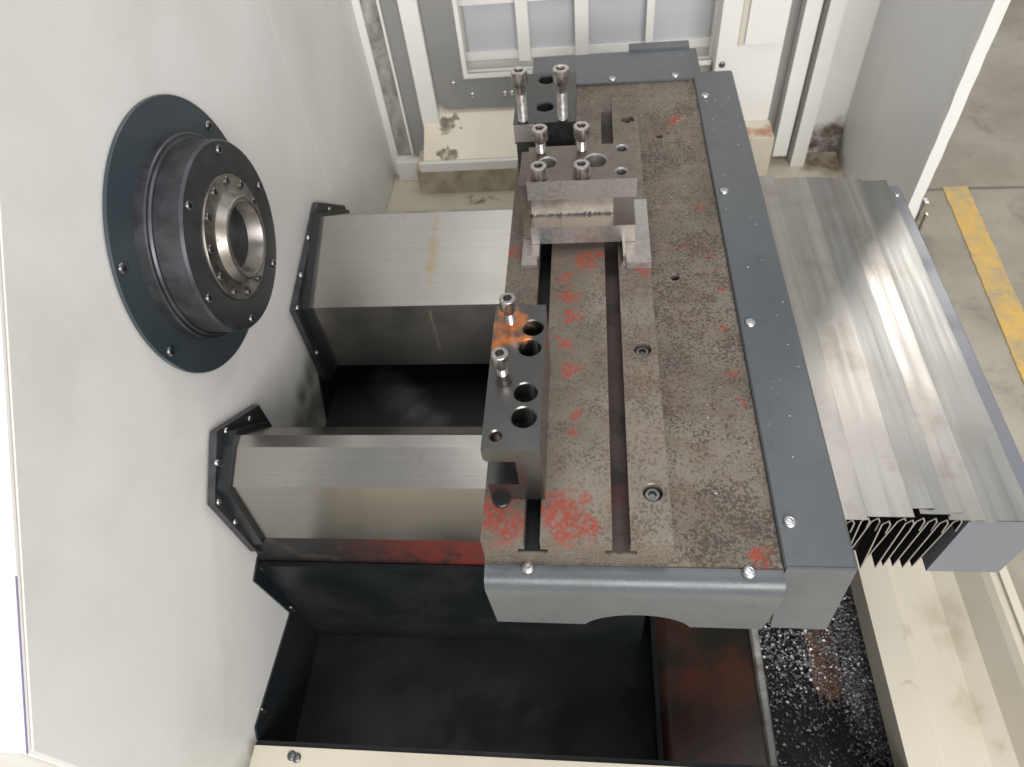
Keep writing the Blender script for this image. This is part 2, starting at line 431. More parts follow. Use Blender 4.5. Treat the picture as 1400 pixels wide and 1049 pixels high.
# back wall with window opening (window x -0.34..0.325, z > -0.2)
bm = bmesh.new()
add_box(bm, XW, -.36, YB, YB + .03, -.9, .95); add_box(bm, .33, XR + .03, YB, YB + .03, -.9, .95)
add_box(bm, -.36, .33, YB + .0005, YB + .0295, -.9, -.215)
tag(build('wall_back', bm, enamel('white_enamel_grimy', (.76, .75, .72), (.55, .52, .46), .35, .36, [(.70, 0, -.47, .04), (.66, 0, -.49, .04), (.73, 0, -.44, .04), (.72, 0, -.50, .05)], (.09, .06, .035), .95, .03, 16, .7), origin=(0, YB, 0)), 'white rear wall sheet of the machine enclosure', 'wall', kind='structure')
# right enclosure panel with folded front edge
t = thing('wall_right', 'light grey right side panel of the enclosure with a white folded front edge', 'wall', (XR, 1.42, -.56), kind='structure')
build('panel_sheet', box(XR, XR + .012, 1.425, YB - .001, -.56, .95), enamel('pale_grey_enamel', (.72, .725, .72), (.58, .585, .57), .5, .36,
      [(0, .50, .08, .04), (0, .48, .04, .04), (0, .50, .12, .02)], (.06, .04, .025), .9, .03, 12, .9), t)
bm = bmesh.new(); random.seed(5)
path = []; n = 40
for i in range(n + 1):
    z = -.56 + (1.51) * i / n; path.append((XR - .001 + random.choice((0, 0, 0, .0012, -.001)), z))
outer = [(XR + .025 + random.choice((0, 0, .0015, -.0015)), z) for (x, z) in path]
add_prism(bm, path + outer[::-1], 'y', 1.400, 1.424)
build('folded_edge', bm, M['white'], t)
bm = bmesh.new()
add_box(bm, XR + .030, XR + .038, 1.39, 1.41, -.56, -.30); add_box(bm, XR + .04, XR + .045, 1.385, 1.395, -.56, -.33)
build('edge_bracket', bm, M['steel'], t, bevel=.001)

# rear floor of the enclosure behind the covers
def rear_floor_mat():
    return enamel('cream_floor_stained', (.60, .56, .46), (.38, .33, .24), .5, .45,
                  [(-.33, 1.755, -.52, .018), (-.30, 1.755, -.52, .012), (-.27, 1.75, -.52, .01), (-.36, 1.76, -.52, .01), (-.30, 1.90, -.52, .03), (-.45, 1.91, -.52, .03), (-.58, 1.9, -.52, .03), (.72, 1.86, -.52, .05), (.66, 1.89, -.52, .04), (.60, 1.91, -.52, .03)],
                  (.13, .085, .045), .85, .025, 20, .6)
tag(build('rear_ledge', box(XW + .001, XR - .001, 1.42, YB - .001, -.60, -.52), rear_floor_mat(), origin=(0, 0, 0)), 'cream painted ledge along the back wall with brown stains', 'ledge', kind='structure')

# window sill, frames and door posts at the back left
t = thing('window_sill', 'cream sloped window sill with dark flaked patches beside the grey frame', 'window sill', (-.49, 1.85, -.395))
bm = prism([(1.79, -.395), (1.928, -.305), (1.928, -.43), (1.79, -.43)], 'x', -.488, .33)
build('sill_plate', bm, M['cream_stained'], t, origin=(-.49, 1.928, -.305), bevel=.002)
build('sill_lip', box(-.50, .33, 1.776, 1.7895, -.425, -.398), M['white'], t, bevel=.0015)
build('sill_skirt', box(-.52, .33, 1.80, 1.926, -.5195, -.4315), enamel('cream_skirt_grimy', (.60, .56, .46), (.40, .33, .22), .6, .45, [(-.02 + .06 * q, -.05, -.06 - .045 * (q % 2), .035) for q in range(6)], (.20, .13, .06), .6, .03, 12, .9), t, bevel=.002)

t = thing('window', 'grey framed rear window with white bars and grey panes', 'window', (0, YB, -.3))
bm = bmesh.new()
# grey frame with rounded inner and outer corner
def rounded_L():
    o = []
    ox0, oz0, rr = -.44, -.304, .035
    pts = [(ox0, .95)]
    for k in range(7):
        a = math.pi + k / 6 * math.pi / 2; pts.append((ox0 + rr + rr * math.cos(a), oz0 + rr + rr * math.sin(a)))
    pts += [(.33, oz0), (.33, -.206), (-.345, -.206), (-.345, .95)]
    return pts
build('frame', prism(rounded_L(), 'y', 1.905, 1.927), M['grey_frame'], t, bevel=.002)
bm = bmesh.new()
add_box(bm, -.352, -.340, 1.900, 1.9045, -.21, .95); add_box(bm, -.340, .33, 1.900, 1.9045, -.21, -.198)
build('glazing_bead', bm, M['white'], t, bevel=.001)
cols = [(-.338, -.196), (-.163, -.037), (.0, .155), (.175, .325)]
rows = [(-.178, -.047), (-.018, .11), (.14, .28)]
bars = M['white']
xs = [-.342] + [(a[1] + b[0]) / 2 for a, b in zip(cols, cols[1:])] + [.328]
for a, b in zip(cols, cols[1:]):
    build('bar', box(a[1], b[0], YB + .032, YB + .05, -.2, .95), bars, t, bevel=.001)
for za, zb in ((-.2, -.178), (-.047, -.018), (.11, .14), (.28, .31)):
    build('rail', box(-.36, .34, YB + .0505, YB + .06, za, zb), bars, t, bevel=.001)
pane_m = enamel('grey_pane', (.50, .51, .535), (.40, .41, .43), .6, .12)
for (xa, xb) in cols:
    for (za, zb) in rows:
        build('pane', box(xa - .004, xb + .004, YB + .061, YB + .066, za - .004, zb + .004), pane_m, t)
build('backing', box(-.40, .38, YB + .08, YB + .085, -.3, .95), M['white'], t)
for x, z in ((-.385, -.225), (-.335, -.262), (-.24, -.262), (-.22, -.262)):
    inst('screw', button_zinc, t, (x, 1.9045, z), ROT_F)

def post(name, label, x0, x1, y0, y1, z0, z1, mat, cat='door post', bev=.002):
    t = thing(name, label, cat, ((x0 + x1) / 2, (y0 + y1) / 2, z0))
    build('profile', box(x0, x1, y0, y1, z0, z1), M[mat] if isinstance(mat, str) else mat, t, bevel=bev)
    return t
t = post('door_post', 'narrow white post in the back corner beside the headstock wall', XW + .0008, -.598, 1.905, 1.928, -.519, .95, 'white')
t = post('seal_channel', 'dirty grey galvanised channel packed with swarf beside the corner post', -.597, -.549, 1.915, 1.928, -.45, .95, 'grey_galv', 'channel')
build('flange', box(-.548, -.542, 1.89, 1.9145, -.44, .95), M['white'], t, bevel=.001)
post('sliding_rail', 'plain dark grey vertical rail between the channel and the white strip', -.5405, -.492, 1.90, 1.927, -.45, .95, 'grey_frame', 'rail')
post('white_strip', 'chipped white vertical strip next to the rounded grey window frame', -.4915, -.442, 1.885, 1.927, -.42, .95, 'white', 'door strip')
post('corner_block', 'small white block at the foot of the galvanised channel', -.60, -.53, 1.87, 1.914, -.519, -.455, 'white', 'block', .004)
# back right columns
t = post('column', 'broad white column right of the window with a raised plate', .335, .50, 1.86, 1.928, -.519, .95, 'white', 'column')
build('raised_plate', box(.40, .482, 1.848, 1.8595, -.135, .95), M['white'], t, bevel=.002)
build('groove', box(.385, .395, 1.856, 1.8595, -.14, .95), M['cream'], t)
inst('screw', button_dark, t, (.352, 1.8595, -.19), ROT_F)
t = post('guard_box', 'low cream box with rusty edges at the foot of the white column', .375, .505, 1.77, 1.858, -.519, -.36, enamel('cream_rust_edges', (.66, .61, .52), (.5, .38, .2), .5, .42,
     [(.0, -.01, .165, .02), (.03, -.01, .16, .02), (.06, -.01, .158, .025), (.06, 0, .13, .02), (-.02, 0, .16, .02)], (.38, .15, .05), .8, .015, 30, .5), 'guard box', .003)
post('side_channel', 'shaded grey channel between the two white strips at the back right', .505, .535, 1.90, 1.927, -.519, .95, 'grey_frame', 'channel')
post('inner_strip', 'white upright strip left of the dark slot at the back right', .536, .575, 1.86, 1.927, -.48, .95, 'white', 'door strip')
post('dark_slot', 'dark grey slot between two white upright strips at the back right', .5765, .592, 1.905, 1.927, -.519, .95, 'grey_frame', 'slot')
post('outer_strip', 'white upright strip right of the dark slot at the back right', .5935, .632, 1.86, 1.927, -.519, .95, 'white', 'door strip')

# ================================================================== CHIP PAN
t = thing('chip_pan', 'black oily chip pan below the table with a rusty brown middle', 'chip pan', (0, .4, -.76))
LIN = XW + .004
build('left_liner', prism([(.521, -.376), (.484, -.387), (.495, -.576), (.274, -.555), (.2585, -.577), (.2585, -.9), (.75, -.9), (.75, -.376)], 'x', XW + .0005, LIN), M['black_paint'], t, bevel=.0008)
build('rear_liner', prism([(.978, -.405), (.93, -.50), (.91, -.60), (.91, -.9), (1.5, -.9), (1.5, -.405)], 'x', XW + .0005, LIN), M['black_paint'], t)
build('pan_floor', box(LIN, .118, .2590, 1.40, -.80, -.755), M['black_oily'], t, origin=(-.25, .4, -.755))
build('dark_side', prism([(.1185, -.80), (.1185, -.69), (.128, -.69), (.128, -.80)], 'y', .2590, 1.4), M['black_oily'], t)
build('rusty_sheet', prism([(.1285, -.80), (.1285, -.715), (.150, -.705), (.318, -.70), (.318, -.80)], 'y', .2590, 1.4), M['rustpan'], t, bevel=.003)
build('rib', prism([(.3185, -.80), (.3185, -.694), (.322, -.688), (.332, -.688), (.336, -.694), (.336, -.80)], 'y', .2590, 1.4), M['rustplate'] if False else M['grey_galv'], t)
build('chip_floor', box(.3365, .553, .2590, 1.4, -.80, -.722), M['black_oily'], t, origin=(.45, .4, -.722))
build('rusty_plate', prism([(.432, .66), (.433, .43), (.441, .405), (.449, .418), (.458, .398), (.468, .412), (.476, .401), (.484, .425), (.490, .43), (.490, .66)], 'z', -.7215, -.7185), M['rustplate'], t, bevel=.002)
build('pan_side', box(.5535, .562, .2590, 1.4, -.80, -.60), M['black_oily'], t)
build('front_wall', box(LIN, .553, .2500, .2585, -.80, -.581), M['black_oily'], t)
for y, z, a in ((.509, -.391, 20), (.499, -.572, 20), (.301, -.561, 20)):
    bm = lathe([(.004, -.001), (.004, .0015), (.003, .003)], (0, 0, 0), 'z', 12)
    bmesh.ops.scale(bm, verts=bm.verts, vec=(3.0, 1, 1))
    me = mesh_from('slot_screw', bm, M['zinc'])
    inst('slot_screw', me, t, (LIN, y + .006, z - .008), (R(90) * 0, R(90), 0))
inst('slot_screw', button_small, t, (LIN, .612, -.673), ROT_X)

# cast bed below the covers
t = thing('bed_casting', 'black cast machine bed with worn red primer under the front way cover', 'machine bed', (-.62 + .004, .75, -.75))
build('bed_front', prism([(.522, -.40), (.536, -.313), (.70, -.313), (.70, -.754), (.522, -.754)], 'x', XW + .0045, -.02), M['redcast'], t, bevel=.004)
build('bed_sheet', box(XW + .0045, .10, .512, .5215, -.754, -.384), M['black_oily'], t, bevel=.002)
build('pit_floor', box(XW + .0045, -.021, .7005, 1.40, -.56, -.50), M['dusty'], t, origin=(XW, .86, -.5))
build('saddle', box(-.02, .28, .64, 1.38, -.49, -.056), M['black_oily'], t, bevel=.004)

# chips
def chips(n, x0, x1, y0, y1, z, dens):
    bm = bmesh.new(); random.seed(11)
    for i in range(n):
        x = random.uniform(x0, x1); y = random.uniform(y0, y1)
        if random.random() > dens(x, y): continue
        s = random.choice((.0010, .0014, .0018, .0024, .0034)) * random.uniform(.7, 1.3)
        rot = Matrix.Rotation(random.uniform(0, 6.28), 3, 'Z') @ Matrix.Rotation(random.uniform(-.9, .9), 3, 'X') @ Matrix.Rotation(random.uniform(-.9, .9), 3, 'Y')
        k = random.uniform(.3, .8)
        pts = [Vector((-s, -s * .5, 0)), Vector((0, -s * .6, s * k)), Vector((s, -s * .3, 0)), Vector((s, s * .5, 0)), Vector((0, s * .5, s * k)), Vector((-s, s * .4, 0))]
        c = Vector((x, y, z + s * .6 + (random.uniform(0, .016) if x > .492 else random.uniform(0, .002))))
        v = [bm.verts.new(c + rot @ p) for p in pts]
        bm.faces.new((v[0], v[1], v[4], v[5])); bm.faces.new((v[1], v[2], v[3], v[4]))
    return bm
def dens(x, y):
    x += random.gauss(0, .006); y += random.gauss(0, .03)
    d = .03
    if x > .490: d = 1.0 if y > .36 - (x - .5) * .9 else .05
    elif y > .44: d = .10 if x < .43 else .17
    elif y > .36: d = .05
    return d
chip = build('metal_chips', chips(60000, .342, .548, .27, .72, -.720, dens), metal('swarf', (.36, .345, .355), .42, .45, (1, 1, 1), 300, (.16, .145, .14), .6, 0, .65), origin=(.45, .4, -.72))
tag(chip, 'grey metal chips scattered in the black pan beside the cream tray', 'metal chips', kind='stuff')

# front lip and right tray (cream sheet metal)
t = thing('front_lip', 'cream front ledge in front of the black chip pan', 'ledge', (0, .15, -.58), kind='structure')
build('lip_sheet', box(XW + .0005, .5195, -.12, .2495, -.60, -.577), M['cream'], t, bevel=.002)
inst('plug', button_dark, t, (-.545, .235, -.5775)); inst('plug', button_dark, t, (-.535, .232, -.5775))
t = thing('side_tray', 'cream sheet metal tray beside the chip pan, rising to the outer rim', 'tray', (.63, .5, -.60), kind='structure')
prof = [(.563, -.70), (.5635, -.586), (.548, -.577), (.520, -.580)][::-1]
tray = [(.5205, -.640), (.5205, -.577), (.575, -.577), (.580, -.588), (.665, -.600), (.700, -.585), (.728, -.545), (.7385, -.535), (.752, -.535), (.752, -.58)]
build('tray_sheet', prism(sheet(tray, -.003), 'y', -.15, 1.398), enamel('cream_tray', (.55, .51, .42), (.44, .40, .30), .5, .42,
      [(.03, .04, 0, .035), (.045, .0, 0, .03), (.05, -.04, 0, .012), (.07, -.15, -.0, .008), (.06, -.19, 0, .010), (.08, -.21, 0, .008), (.03, -.12, 0, .02), (-.05, .0, .02, .012), (-.08, -.1, .02, .008)], (.30, .245, .15), .5, .022, 26, .95), t, bevel=.0015)
build('outer_rim', box(.7525, .768, -.15, 1.398, -.60, -.528), M['cream'], t, bevel=.002)
build('outer_panel', box(.755, .765, -.15, 1.398, -.949, -.6005), M['cream'], t)

# ================================================================== SPINDLE
CY, CZ = .832, .122
sp = thing('spindle', 'blackened spindle head with a bright steel nose on a dark round plate', 'spindle', (XW, CY, CZ))
pl = build('cover_plate', lathe([(.208, .0005), (.211, .002), (.211, .005), (.2095, .0065), (.10, .0065)], (XW, CY, CZ), 'x', 128), M['navy'], sp, smooth=True)
for a in (28, 151, 196, -60):
    inst('screw', button_dark, pl, (XW + .006, CY + .194 * math.cos(R(a)), CZ + .194 * math.sin(R(a))), ROT_X)
build('housing', lathe([(.158, .006), (.158, .022), (.156, .024), (.1515, .0245), (.150, .028), (.1465, .0285), (.1465, .0655), (.1435, .0695), (.100, .070), (.0965, .0695), (.09, .066)], (XW, CY, CZ), 'x', 128), M['black_metal'], sp, smooth=True)
ns = build('nose', lathe([(.096, .0655), (.096, .0715), (.0955, .0725), (.072, .0728), (.0690, .0745), (.066, .081), (.0635, .0885), (.0615, .090), (.0570, .090), (.0550, .0885), (.044, .050), (.043, .044), (.030, .0435), (.030, -.06), (.001, -.06)], (XW, CY, CZ), 'x', 96), M['nose'], sp, smooth=True)
hole = mesh_from('socket_hole_screw', lathe([(.0075, -.001), (.0075, .0015), (.0066, .003), (.0042, .003, 'hex'), (.004, -.0005, 'hex'), (.0005, -.0005)], (0, 0, 0), 'z', 18), M['bolt_dark'])
for k in range(6):
    a = R(60 * k + 0.5)
    inst('screw', hole, sp, (XW + .0698, CY + .131 * math.cos(a), CZ + .131 * math.sin(a)), ROT_X)
hole2 = mesh_from('nose_screw', lathe([(.0068, -.001), (.0068, .002), (.006, .003), (.0038, .003, 'hex'), (.0036, -.0005, 'hex'), (.0005, -.0005)], (0, 0, 0), 'z', 18), M['bolt_dark'])
for k in range(12):
    a = R(30 * k + 1)
    inst('screw', hole2, ns, (XW + .0725, CY + .0865 * math.cos(a), CZ + .0865 * math.sin(a)), ROT_X)

# ================================================================== WAY COVERS
def inset(poly, d):
    n = len(poly); out = []
    area2 = sum(poly[i][0] * poly[(i + 1) % n][1] - poly[(i + 1) % n][0] * poly[i][1] for i in range(n)); sg = 1 if area2 > 0 else -1
    for i in range(n):
        p = Vector(poly[i]); e1 = (p - Vector(poly[i - 1])).normalized(); e2 = (Vector(poly[(i + 1) % n]) - p).normalized()
        n1 = Vector((-e1.y, e1.x)) * sg; n2 = Vector((-e2.y, e2.x)) * sg; m = (n1 + n2).normalized()
        out.append(tuple(p + m * d / max(.4, m.dot(n1))))
    return out
def way_cover(name, label, prof, fl_out, bolts, mark):
    t = thing(name, label, 'way cover', (XW, sum(p[0] for p in prof) / len(prof), prof[0][1]))
    build('cover_sheet', prism(sheet(prof, .003), 'x', XW + .0175, .20), mark, t, bevel=.0026, seg=3)
    plate = build('collar', prism(fl_out, 'x', XW + .0045, XW + .017), M['black_metal'], t, bevel=.0014)
    build('recess_shade', prism(inset([(p[0], p[1]) for p in prof], -.0085), 'x', XW + .0172, XW + .036), M['black_paint'], t, bevel=.001)  # black band standing in for the dark recess between collar and cover
    for (y, z) in bolts: inst('screw', button_small, plate, (XW + .017, y, z), ROT_X)
    return t
fprof = [(.70, -.30), (.70, -.205), (.628, -.125), (.606, -.1275), (.547, -.154), (.533, -.309)]
fout = [(.735, -.185), (.614, -.094), (.517, -.16), (.520, -.34), (.535, -.372), (.735, -.372)]
way_cover('way_cover', 'narrow bright brushed steel way cover with a chamfered top by the chip pan', fprof, fout,
          [(.694, -.172), (.632, -.118), (.575, -.126), (.527, -.168), (.5265, -.236), (.532, -.310)], M['brushed'])
loc = lambda x, y, z, q: (x + .62, y - 1.1936, z + .42, q)
stains = [loc(-.328 - .006 * k / 16, 1.208 - .0095 * k, -.146 - .0036 * k, .004 + (.008 if 5 < k < 13 else 0)) for k in range(17)]
stains += [loc(-.333, 1.014, -.235 - .005 * k, .0028) for k in range(30)]
rprof = [(1.36, -.42), (1.36, -.245), (1.218, -.142), (1.014, -.219), (1.016, -.41)]
rout = [(1.398, -.250), (1.263, -.137), (.984, -.196), (.978, -.417), (1.02, -.45), (1.398, -.45)]
way_cover('way_cover', 'wide brushed steel way cover with a yellowish stain near the back wall', rprof, rout,
          [(1.157, -.150), (1.064, -.172), (.984 + .012, -.20), (.990, -.335), (1.305, -.19)], brushed_mat('brushed_stainless_stained', stains))

# ================================================================== CROSS SLIDE TABLE
X0, X1, Y0, Y1, ZP = -.131, .219, .357, 1.446, .057
tb = thing('slide_table', 'rust speckled cast iron cross slide table edged with grey guards', 'machine table', (0, .9, -.05))
table_iron = iron('speckled_cast_iron', [(.195, -.53, .05, .012), (.15, .02, .05, .008), (.20, .0, .05, .006), (.205, -.08, .05, .006), (.2, -.25, .05, .007), (.17, .4, .05, .012), (.198, -.16, .05, .008), (.21, -.04, .05, .005), (.19, .12, .05, .007), (.205, -.3, .05, .005)], .70)
plate_iron = iron('speckled_slotted_iron', [
    (-.105, -.05, .107, .012), (-.035, -.11, .107, .010), (-.03, -.15, .107, .016), (-.028, -.19, .107, .012), (-.036, -.24, .107, .010),
    (-.03, -.29, .107, .012), (-.022, -.365, .107, .012), (-.024, -.39, .107, .010), (-.035, -.50, .107, .024), (-.03, -.525, .107, .018), (-.005, -.525, .107, .014), (-.01, -.49, .107, .012), (-.10, -.52, .107, .022),
    (-.115, -.495, .107, .018), (-.09, -.47, .107, .014), (-.005, -.07, .107, .02), (.015, -.055, .107, .012), (.075, -.10, .107, .012), (.03, -.5, .107, .008), (-.115, -.04, .09, .02)], .70, .8)
bp = build('base_plate', box(X0, X1, Y0, Y1, -.05, 0), table_iron, tb, bevel=.0012)
cut(bp, [countersunk(.135, 1.246, -.02, 0, .0065), countersunk(.134, .848, -.02, 0, .0065)])
# T-slotted plate
S1, S2, TB = (-.0795, -.0605), (.0218, .0425), .027
prof = [(-.129, .0005), (.090, .0005), (.090, ZP)]
for a, b in (S2, S1):
    prof += [(b, ZP), (b, TB + .009), (b + .008, TB + .009), (b + .008, TB), (a - .008, TB), (a - .008, TB + .009), (a, TB + .009), (a, ZP)]
prof += [(-.129, ZP)]
sp_ = build('slotted_plate', prism(prof, 'y', Y0 + .001, Y1 - .15), plate_iron, tb, bevel=.0014, seg=2)
seats = [(.070, .647), (.0705, .423), (.071, 1.217)]
cut(sp_, [countersunk(x, y, ZP - .016, ZP, .0115, .001) for x, y in seats])
cs = cap_mesh('seated_cap_screw', .0092, .010, .004, .004, M['bolt_dark'], False, 30)
for x, y in seats: inst('cap_screw', cs, sp_, (x, y, ZP - .0155))
# dark grime lying in the slots
def slot_grime():
    t = NT('slot_grime')
    k = t.ramp(t.noise(12, 5, .6), .4, .6)
    c = t.mix(k, (.018, .013, .012), (.060, .042, .036))
    c = t.mix(t.math('MULTIPLY', t.ramp(t.noise(20, 5), .57, .66), .6), c, (.085, .018, .016))
    return t.set(c, .5, .2)
build('slot_bottom', box(S2[0] - .0075, S2[1] + .0075, Y0 + .003, 1.29, TB + .0003, TB + .003), slot_grime(), sp_)
build('slot_bottom', box(S1[0] - .0075, S1[1] + .0075, Y0 + .003, 1.29, TB + .0003, TB + .002), M['black_oily'], sp_)

# grey side rail
rail = build('side_rail', prism([(.2195, .004), (.2215, .006), (.297, .006), (.3005, .003), (.312, -.19), (.304, -.19), (.293, -.004), (.2195, -.004)], 'y', .3575, 1.466), M['grey'], tb, origin=(.26, .9, 0), bevel=.0008)
for y in (.413, .739, 1.056, 1.372): inst('screw', button_zinc, rail, (.2345, y, .006))
build('rail_end_cap', prism([(.2212, .0052), (.2985, .0052), (.311, -.186), (.238, -.184), (.2255, -.06), (.2215, -.055)], 'y', .3535, .3570), M['grey'], tb, origin=(.26, .36, 0), bevel=.0006)
build('end_bracket', prism([(.2205, -.02), (.236, -.06), (.243, -.18), (.232, -.18), (.219, -.08)], 'y', .358, .372), M['grey'], tb)
# rear guard
rg = build('rear_guard', prism([(1.4475, .005), (1.572, .005), (1.575, -.10), (1.570, -.10), (1.566, 0), (1.4475, 0)], 'x', -.124, .2355), M['grey'], tb, bevel=.0008)
build('guard_upstand', box(.09, .2215, 1.5725, 1.60, -.1, .010), M['grey'], tb, bevel=.001)
inst('screw', button_zinc, rg, (.182, 1.46, .005)); inst('screw', button_zinc, rg, (.05, 1.46, .005))
# front apron: folded sheet with an arch cut into its lower edge
apath = [(.3565, -.0035), (.3510, -.0038)] + [(.3510 - .020 * math.sin(R(a)), -.0238 + .020 * math.cos(R(a))) for a in range(20, 96, 15)] + [(.3325, -.045), (.341, -.157)]
bm = prism(sheet(apath, .0025), 'x', -.131, .2205)
ap = build('front_apron', bm, M['grey'], tb, origin=(0, .34, 0))
cc = lathe([(.074, -.03), (.074, .03)], (.058, .340, -.183), '-y', 64)
cut(ap, [cc])
for p in ap.data.polygons: p.use_smooth = True
ap.data.set_sharp_from_angle(angle=R(28))
build('apron_side', prism([(.3575, -.007), (.351, -.0075), (.342, -.013), (.3365, -.025), (.337, -.045), (.345, -.154), (.40, -.160), (.40, -.0505), (.3575, -.0505)], 'x', -.1295, -.1265), M['grey'], tb)
inst('screw', button_zinc, ap, (-.078, .3515, -.0012)); inst('screw', button_zinc, ap, (.180, .3515, -.0012))

# ================================================================== TOOL BLOCKS
def block_mat():
    t = NT('ground_tool_steel')
    n = t.noise(500, 4, .6)
    c = t.mix(t.ramp(n, .35, .7), (.150, .148, .142), (.172, .168, .160))
    k = t.blob([(-.018, .075, .107, .017), (-.016, .05, .107, .016), (-.012, .095, .107, .014), (.0, .085, .107, .014), (-.022, .035, .107, .012), (.004, .06, .107, .010)], .012, 40, .5)
    k = t.math('MULTIPLY', k, t.ramp(t.noise(70, 4), .3, .55, .35, 1))
    c = t.mix(t.math('MULTIPLY', k, .85), c, (.52, .15, .018))
    t.bump(n, .02, .0004)
    return t.set(c, t.ramp(t.noise(14, 5), .3, .7, .22, .34), t.math('SUBTRACT', .95, t.math('MULTIPLY', k, .7)))
A = thing('tool_block', 'dark channel shaped tool block with four holes and orange rust on top', 'tool block', (-.088, .52, ZP))
bmat = block_mat()
ab = build('body', prism([(-.120, ZP + .0005), (-.056, ZP + .0005), (-.056, .164), (-.120, .164), (-.120, .1455), (-.1165, .1405), (-.084, .1405), (-.084, .092), (-.120, .092)], 'y', .412, .630), bmat, A, bevel=.0020)
cut(ab, [countersunk(x, y, .10, .164, r) for (x, y, r) in ((-.0712, .591, .0125), (-.0735, .559, .0132), (-.0752, .491, .0132), (-.0755, .456, .0137))] + [countersunk(-.105, .431, .138, .164, .0065)])
sock = cap_mesh('sunk_cap_screw', .0105, .012, .005, .004, M['bolt_dark'], False, 30)
for (x, y) in ((-.0712, .591), (-.0752, .491)): inst('sunk_screw', sock, A, (x, y, .1005 + .004))
sa = cap_mesh('cap_screw_short', .0100, .017, .0068, .060, M['bolt'])
inst('cap_screw', sa, A, (-.0995, .602, .188)); inst('cap_screw', sa, A, (-.1035, .520, .182))
build('foot_pad', lathe([(.010, ZP + .0003), (.011, ZP + .001), (.011, ZP + .0035), (.010, ZP + .0045)], (-.108, .4105, 0), 'z', 28), M['black_paint'], A, smooth=True)

B = thing('tool_holder', 'bright machined channel tool holder with four cap screws and a large bored hole', 'tool block', (-.01, .90, ZP))
steelB = metal('machined_steel', (.42, .40, .385), .38, .10, (1, 1, 1), 200, (.26, .22, .19), .5, .03, .85)
tp = build('top_plate', box(-.091, .067, .855, .942, .154, .186), steelB, B, bevel=.0014)
cut(tp, [countersunk(.0085, .902, .14, .186, .0155, .002), countersunk(-.062, .902, .14, .186, .0125, .002), countersunk(.045, .873, .16, .186, .0075, .002), countersunk(.0475, .930, .16, .186, .0075, .002)])
shade_steel = metal('dark_shade_steel', (.195, .170, .145), .36, .10, (1, 1, 1), 120, (.13, .10, .08), .5, .03, .85)  # same steel, darkened: dim reflection on the plate tops is painted in
tp.data.materials.append(shade_steel)
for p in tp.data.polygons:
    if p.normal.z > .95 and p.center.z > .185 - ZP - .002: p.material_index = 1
build('web', box(-.0905, .035, .885, .9415, .1025, .1535), metal('rough_cut_steel', (.58, .56, .54), .34, .12, (1, 1, 1), 60, (.2, .15, .12), .5, .15), B, bevel=.0008)
lp = build('lower_plate', box(-.091, .068, .856, .9415, .070, .102), steelB, B, bevel=.0014)
lp.data.materials.append(shade_steel)  # top face darkened for the shade between the two plates
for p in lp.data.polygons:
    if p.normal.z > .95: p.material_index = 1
# weld bead where web meets the lower plate
bm = bmesh.new(); random.seed(2)
for i in range(70):
    x = -.088 + .12 * i / 69
    r = random.uniform(.0008, .0034) * (1.6 if abs(x + .045) < .014 or abs(x + .005) < .006 else 1)
    bmesh.ops.create_icosphere(bm, subdivisions=1, radius=r, matrix=Matrix.Translation((x, .8845, .1025)))
build('weld_bead', bm, M['steel'], B)
def foot(x0, x1, y0, y1, h0, h1): return build('foot', box(x0, x1, y0, y1, h0, h1), steelB, B, bevel=.0007)
foot(.054, .091, .808, .96, ZP + .0004, ZP + .0124)
foot(-.106, -.082, .814, .95, ZP + .0004, ZP + .0075)
foot(-.102, -.079, .828, .95, ZP + .0079, ZP + .0125)
build('side_cheek', box(-.104, -.0915, .870, .955, ZP + .013, .170), shade_steel, B, bevel=.0008)
build('clamp_nut', prism([(.0455, ZP + .0005), (.0535, ZP + .0005), (.0535, ZP + .016), (.0490, ZP + .016)], 'y', .812, .93), M['steel'], B, bevel=.0005)
sb = cap_mesh('cap_screw_long', .0118, .019, .0075, .031, M['bolt'])
for (x, y, z) in ((-.0725, .864, .1885), (-.0115, .864, .1885), (-.0725, .931, .206), (-.0115, .932, .206)): inst('cap_screw', sb, B, (x, y, z))

Cb = thing('tool_block', 'black oxide tool block with two tall cap screws beside the rear guard', 'tool block', (-.07, 1.11, ZP))
blk = metal('black_oxide_steel', (.085, .09, .09), .33, .2, (1, 1, 1), 60, (.16, .15, .14), .35, .04, .85)
cb = build('body', box(-.122, -.022, 1.030, 1.186, .136, .172), blk, Cb, bevel=.001)
cut(cb, [countersunk(-.072, 1.078, .12, .172, .0135, .002), countersunk(-.072, 1.164, .12, .172, .0135, .002)])
build('web', box(-.121, -.062, 1.040, 1.185, .0580, .1355), blk, Cb, bevel=.001)
build('shaded_recess', box(-.0615, -.024, 1.036, 1.185, .0580, .1355), M['black_paint'], Cb, bevel=.001)  # black box put in for the shaded recess beside the web
build('end_face', box(-.1215, -.088, 1.0255, 1.0295, .142, .1710), steelB, Cb, bevel=.0006)
scw = cap_mesh('cap_screw_tall', .0128, .023, .0082, .100, M['bolt'])
for (x, y, z) in ((-.1065, 1.041, .233), (-.0425, 1.040, .233)): inst('cap_screw', scw, Cb, (x, y, z))
ssm = cap_mesh('sunk_cap_screw_black', .011, .013, .005, .004, M['bolt_dark'], False, 30)
for y in (1.078, 1.164): inst('sunk_screw', ssm, Cb, (-.072, y, .141))

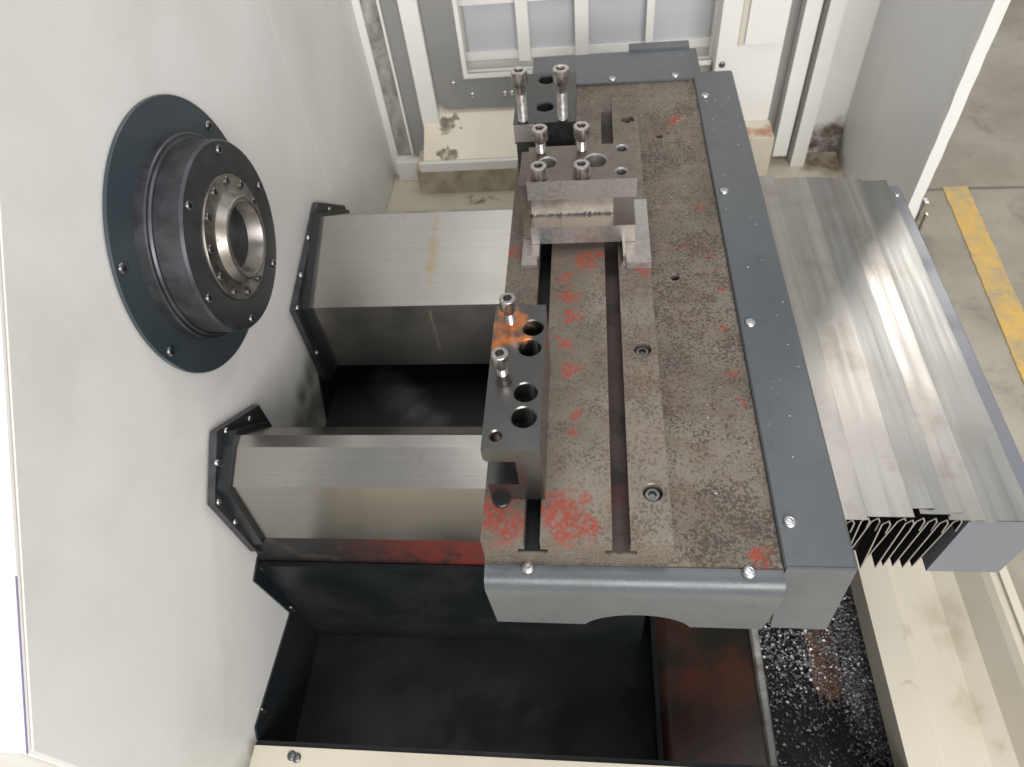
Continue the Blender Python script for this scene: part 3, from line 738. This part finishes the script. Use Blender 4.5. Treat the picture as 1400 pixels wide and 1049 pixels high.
# ================================================================== TELESCOPIC COVER AT THE RIGHT
T = thing('telescopic_cover', 'telescopic steel slat cover with black pleated bellows right of the table', 'way cover', (.45, .84, -.25))
edges = [.326, .362, .423, .452, .472, .488, .515, .530, .577]
mats = ['slat', 'slat', 'slat_dull', 'slat_dull', 'slat', 'slat', 'slat_dull', 'slat_dull']
ystart = [.464, .470, .484, .477, .481, .471, .468, .473]
for k in range(8):
    z = -.082 - .0022 * k
    xa, xb = edges[k] - .02, edges[k + 1]
    yb = 1.215 - (.008 if k == 7 else 0) + random.uniform(-.004, .004)
    ya = ystart[k]
    random.seed(20 + k)
    n = 26; bm = bmesh.new(); top = []
    cols_ = [xa, xa + (xb - xa) * .4, xa + (xb - xa) * .8, xb - .001, xb]
    G = []
    for i in range(n + 1):
        y = ya + (yb - ya) * i / n
        wob = .0007 * math.sin(i * 1.3 + k) + random.uniform(-.0004, .0004)
        G.append([bm.verts.new((x, y, z + wob * (j / 4) + (.0012 if j < 1 else 0) - (.0016 if j == 4 else 0))) for j, x in enumerate(cols_)])
    for i in range(n):
        for j in range(4): bm.faces.new((G[i][j], G[i][j + 1], G[i + 1][j + 1], G[i + 1][j]))
    ex = bmesh.ops.extrude_face_region(bm, geom=bm.faces[:])
    bmesh.ops.translate(bm, verts=[v for v in ex['geom'] if isinstance(v, bmesh.types.BMVert)], vec=(0, 0, -.0012))
    build('slat', bm, M[mats[k]], T, smooth=True)
ep = build('end_channel', prism([(.498, -.1025), (.597, -.1025), (.600, -.1055), (.600, -.262), (.498, -.262)], 'y', .474, 1.198), M['bluegrey'], T, bevel=.0012)
inst('screw', button_small, ep, (.587, 1.17, -.1025))
for k in range(11):
    xt = .333 + .0150 * k + random.uniform(-.0045, .0045)
    lean = random.uniform(-.009, .012)
    pth = [(xt + lean, -.255), (xt + lean * .5, -.18), (xt, -.112), (xt + .005, -.1035), (xt + .009, -.112), (xt + .0105, -.138)]
    y0_ = .476 + random.uniform(-.004, .004)
    pleat = build('pleat', prism(sheet(pth, .0016), 'y', y0_, 1.195), M['rubber'], T)
    pf = [(p[0] - .0001, p[1]) for p in pth]
    build('frayed_edge', prism(sheet(pf, .0018), 'y', y0_ - .0012, y0_ - .0002), M['fray'], pleat)
build('bellows_core', box(.322, .4975, .500, 1.19, -.25, -.1135), M['dark'], T)

# stray bright swarf flakes on the table and rail
bm = bmesh.new(); random.seed(41)
for i in range(150):
    if i % 3: x, y, z = random.uniform(-.12, .21), random.uniform(.37, 1.4), .0008
    else: x, y, z = random.uniform(.23, .29), random.uniform(.37, 1.4), .0068
    if z < .005 and x < .092: z = .0578
    if -.092 < x < -.048 or .012 < x < .052 or (-.125 < x < .1 and .40 < y < 1.2): continue
    s_ = random.uniform(.0006, .0016); a = random.uniform(0, 6.28)
    v = [bm.verts.new((x + s_ * math.cos(a + k * 1.57) * (1.6 if k % 2 else .7), y + s_ * math.sin(a + k * 1.57), z + (.0006 if k == 1 else 0))) for k in range(4)]
    bm.faces.new(v)
tag(build('swarf_flakes', bm, M['zinc'], origin=(0, .9, 0)), 'tiny bright swarf flakes strewn over the rusty table and grey rail', 'metal chips', kind='stuff')
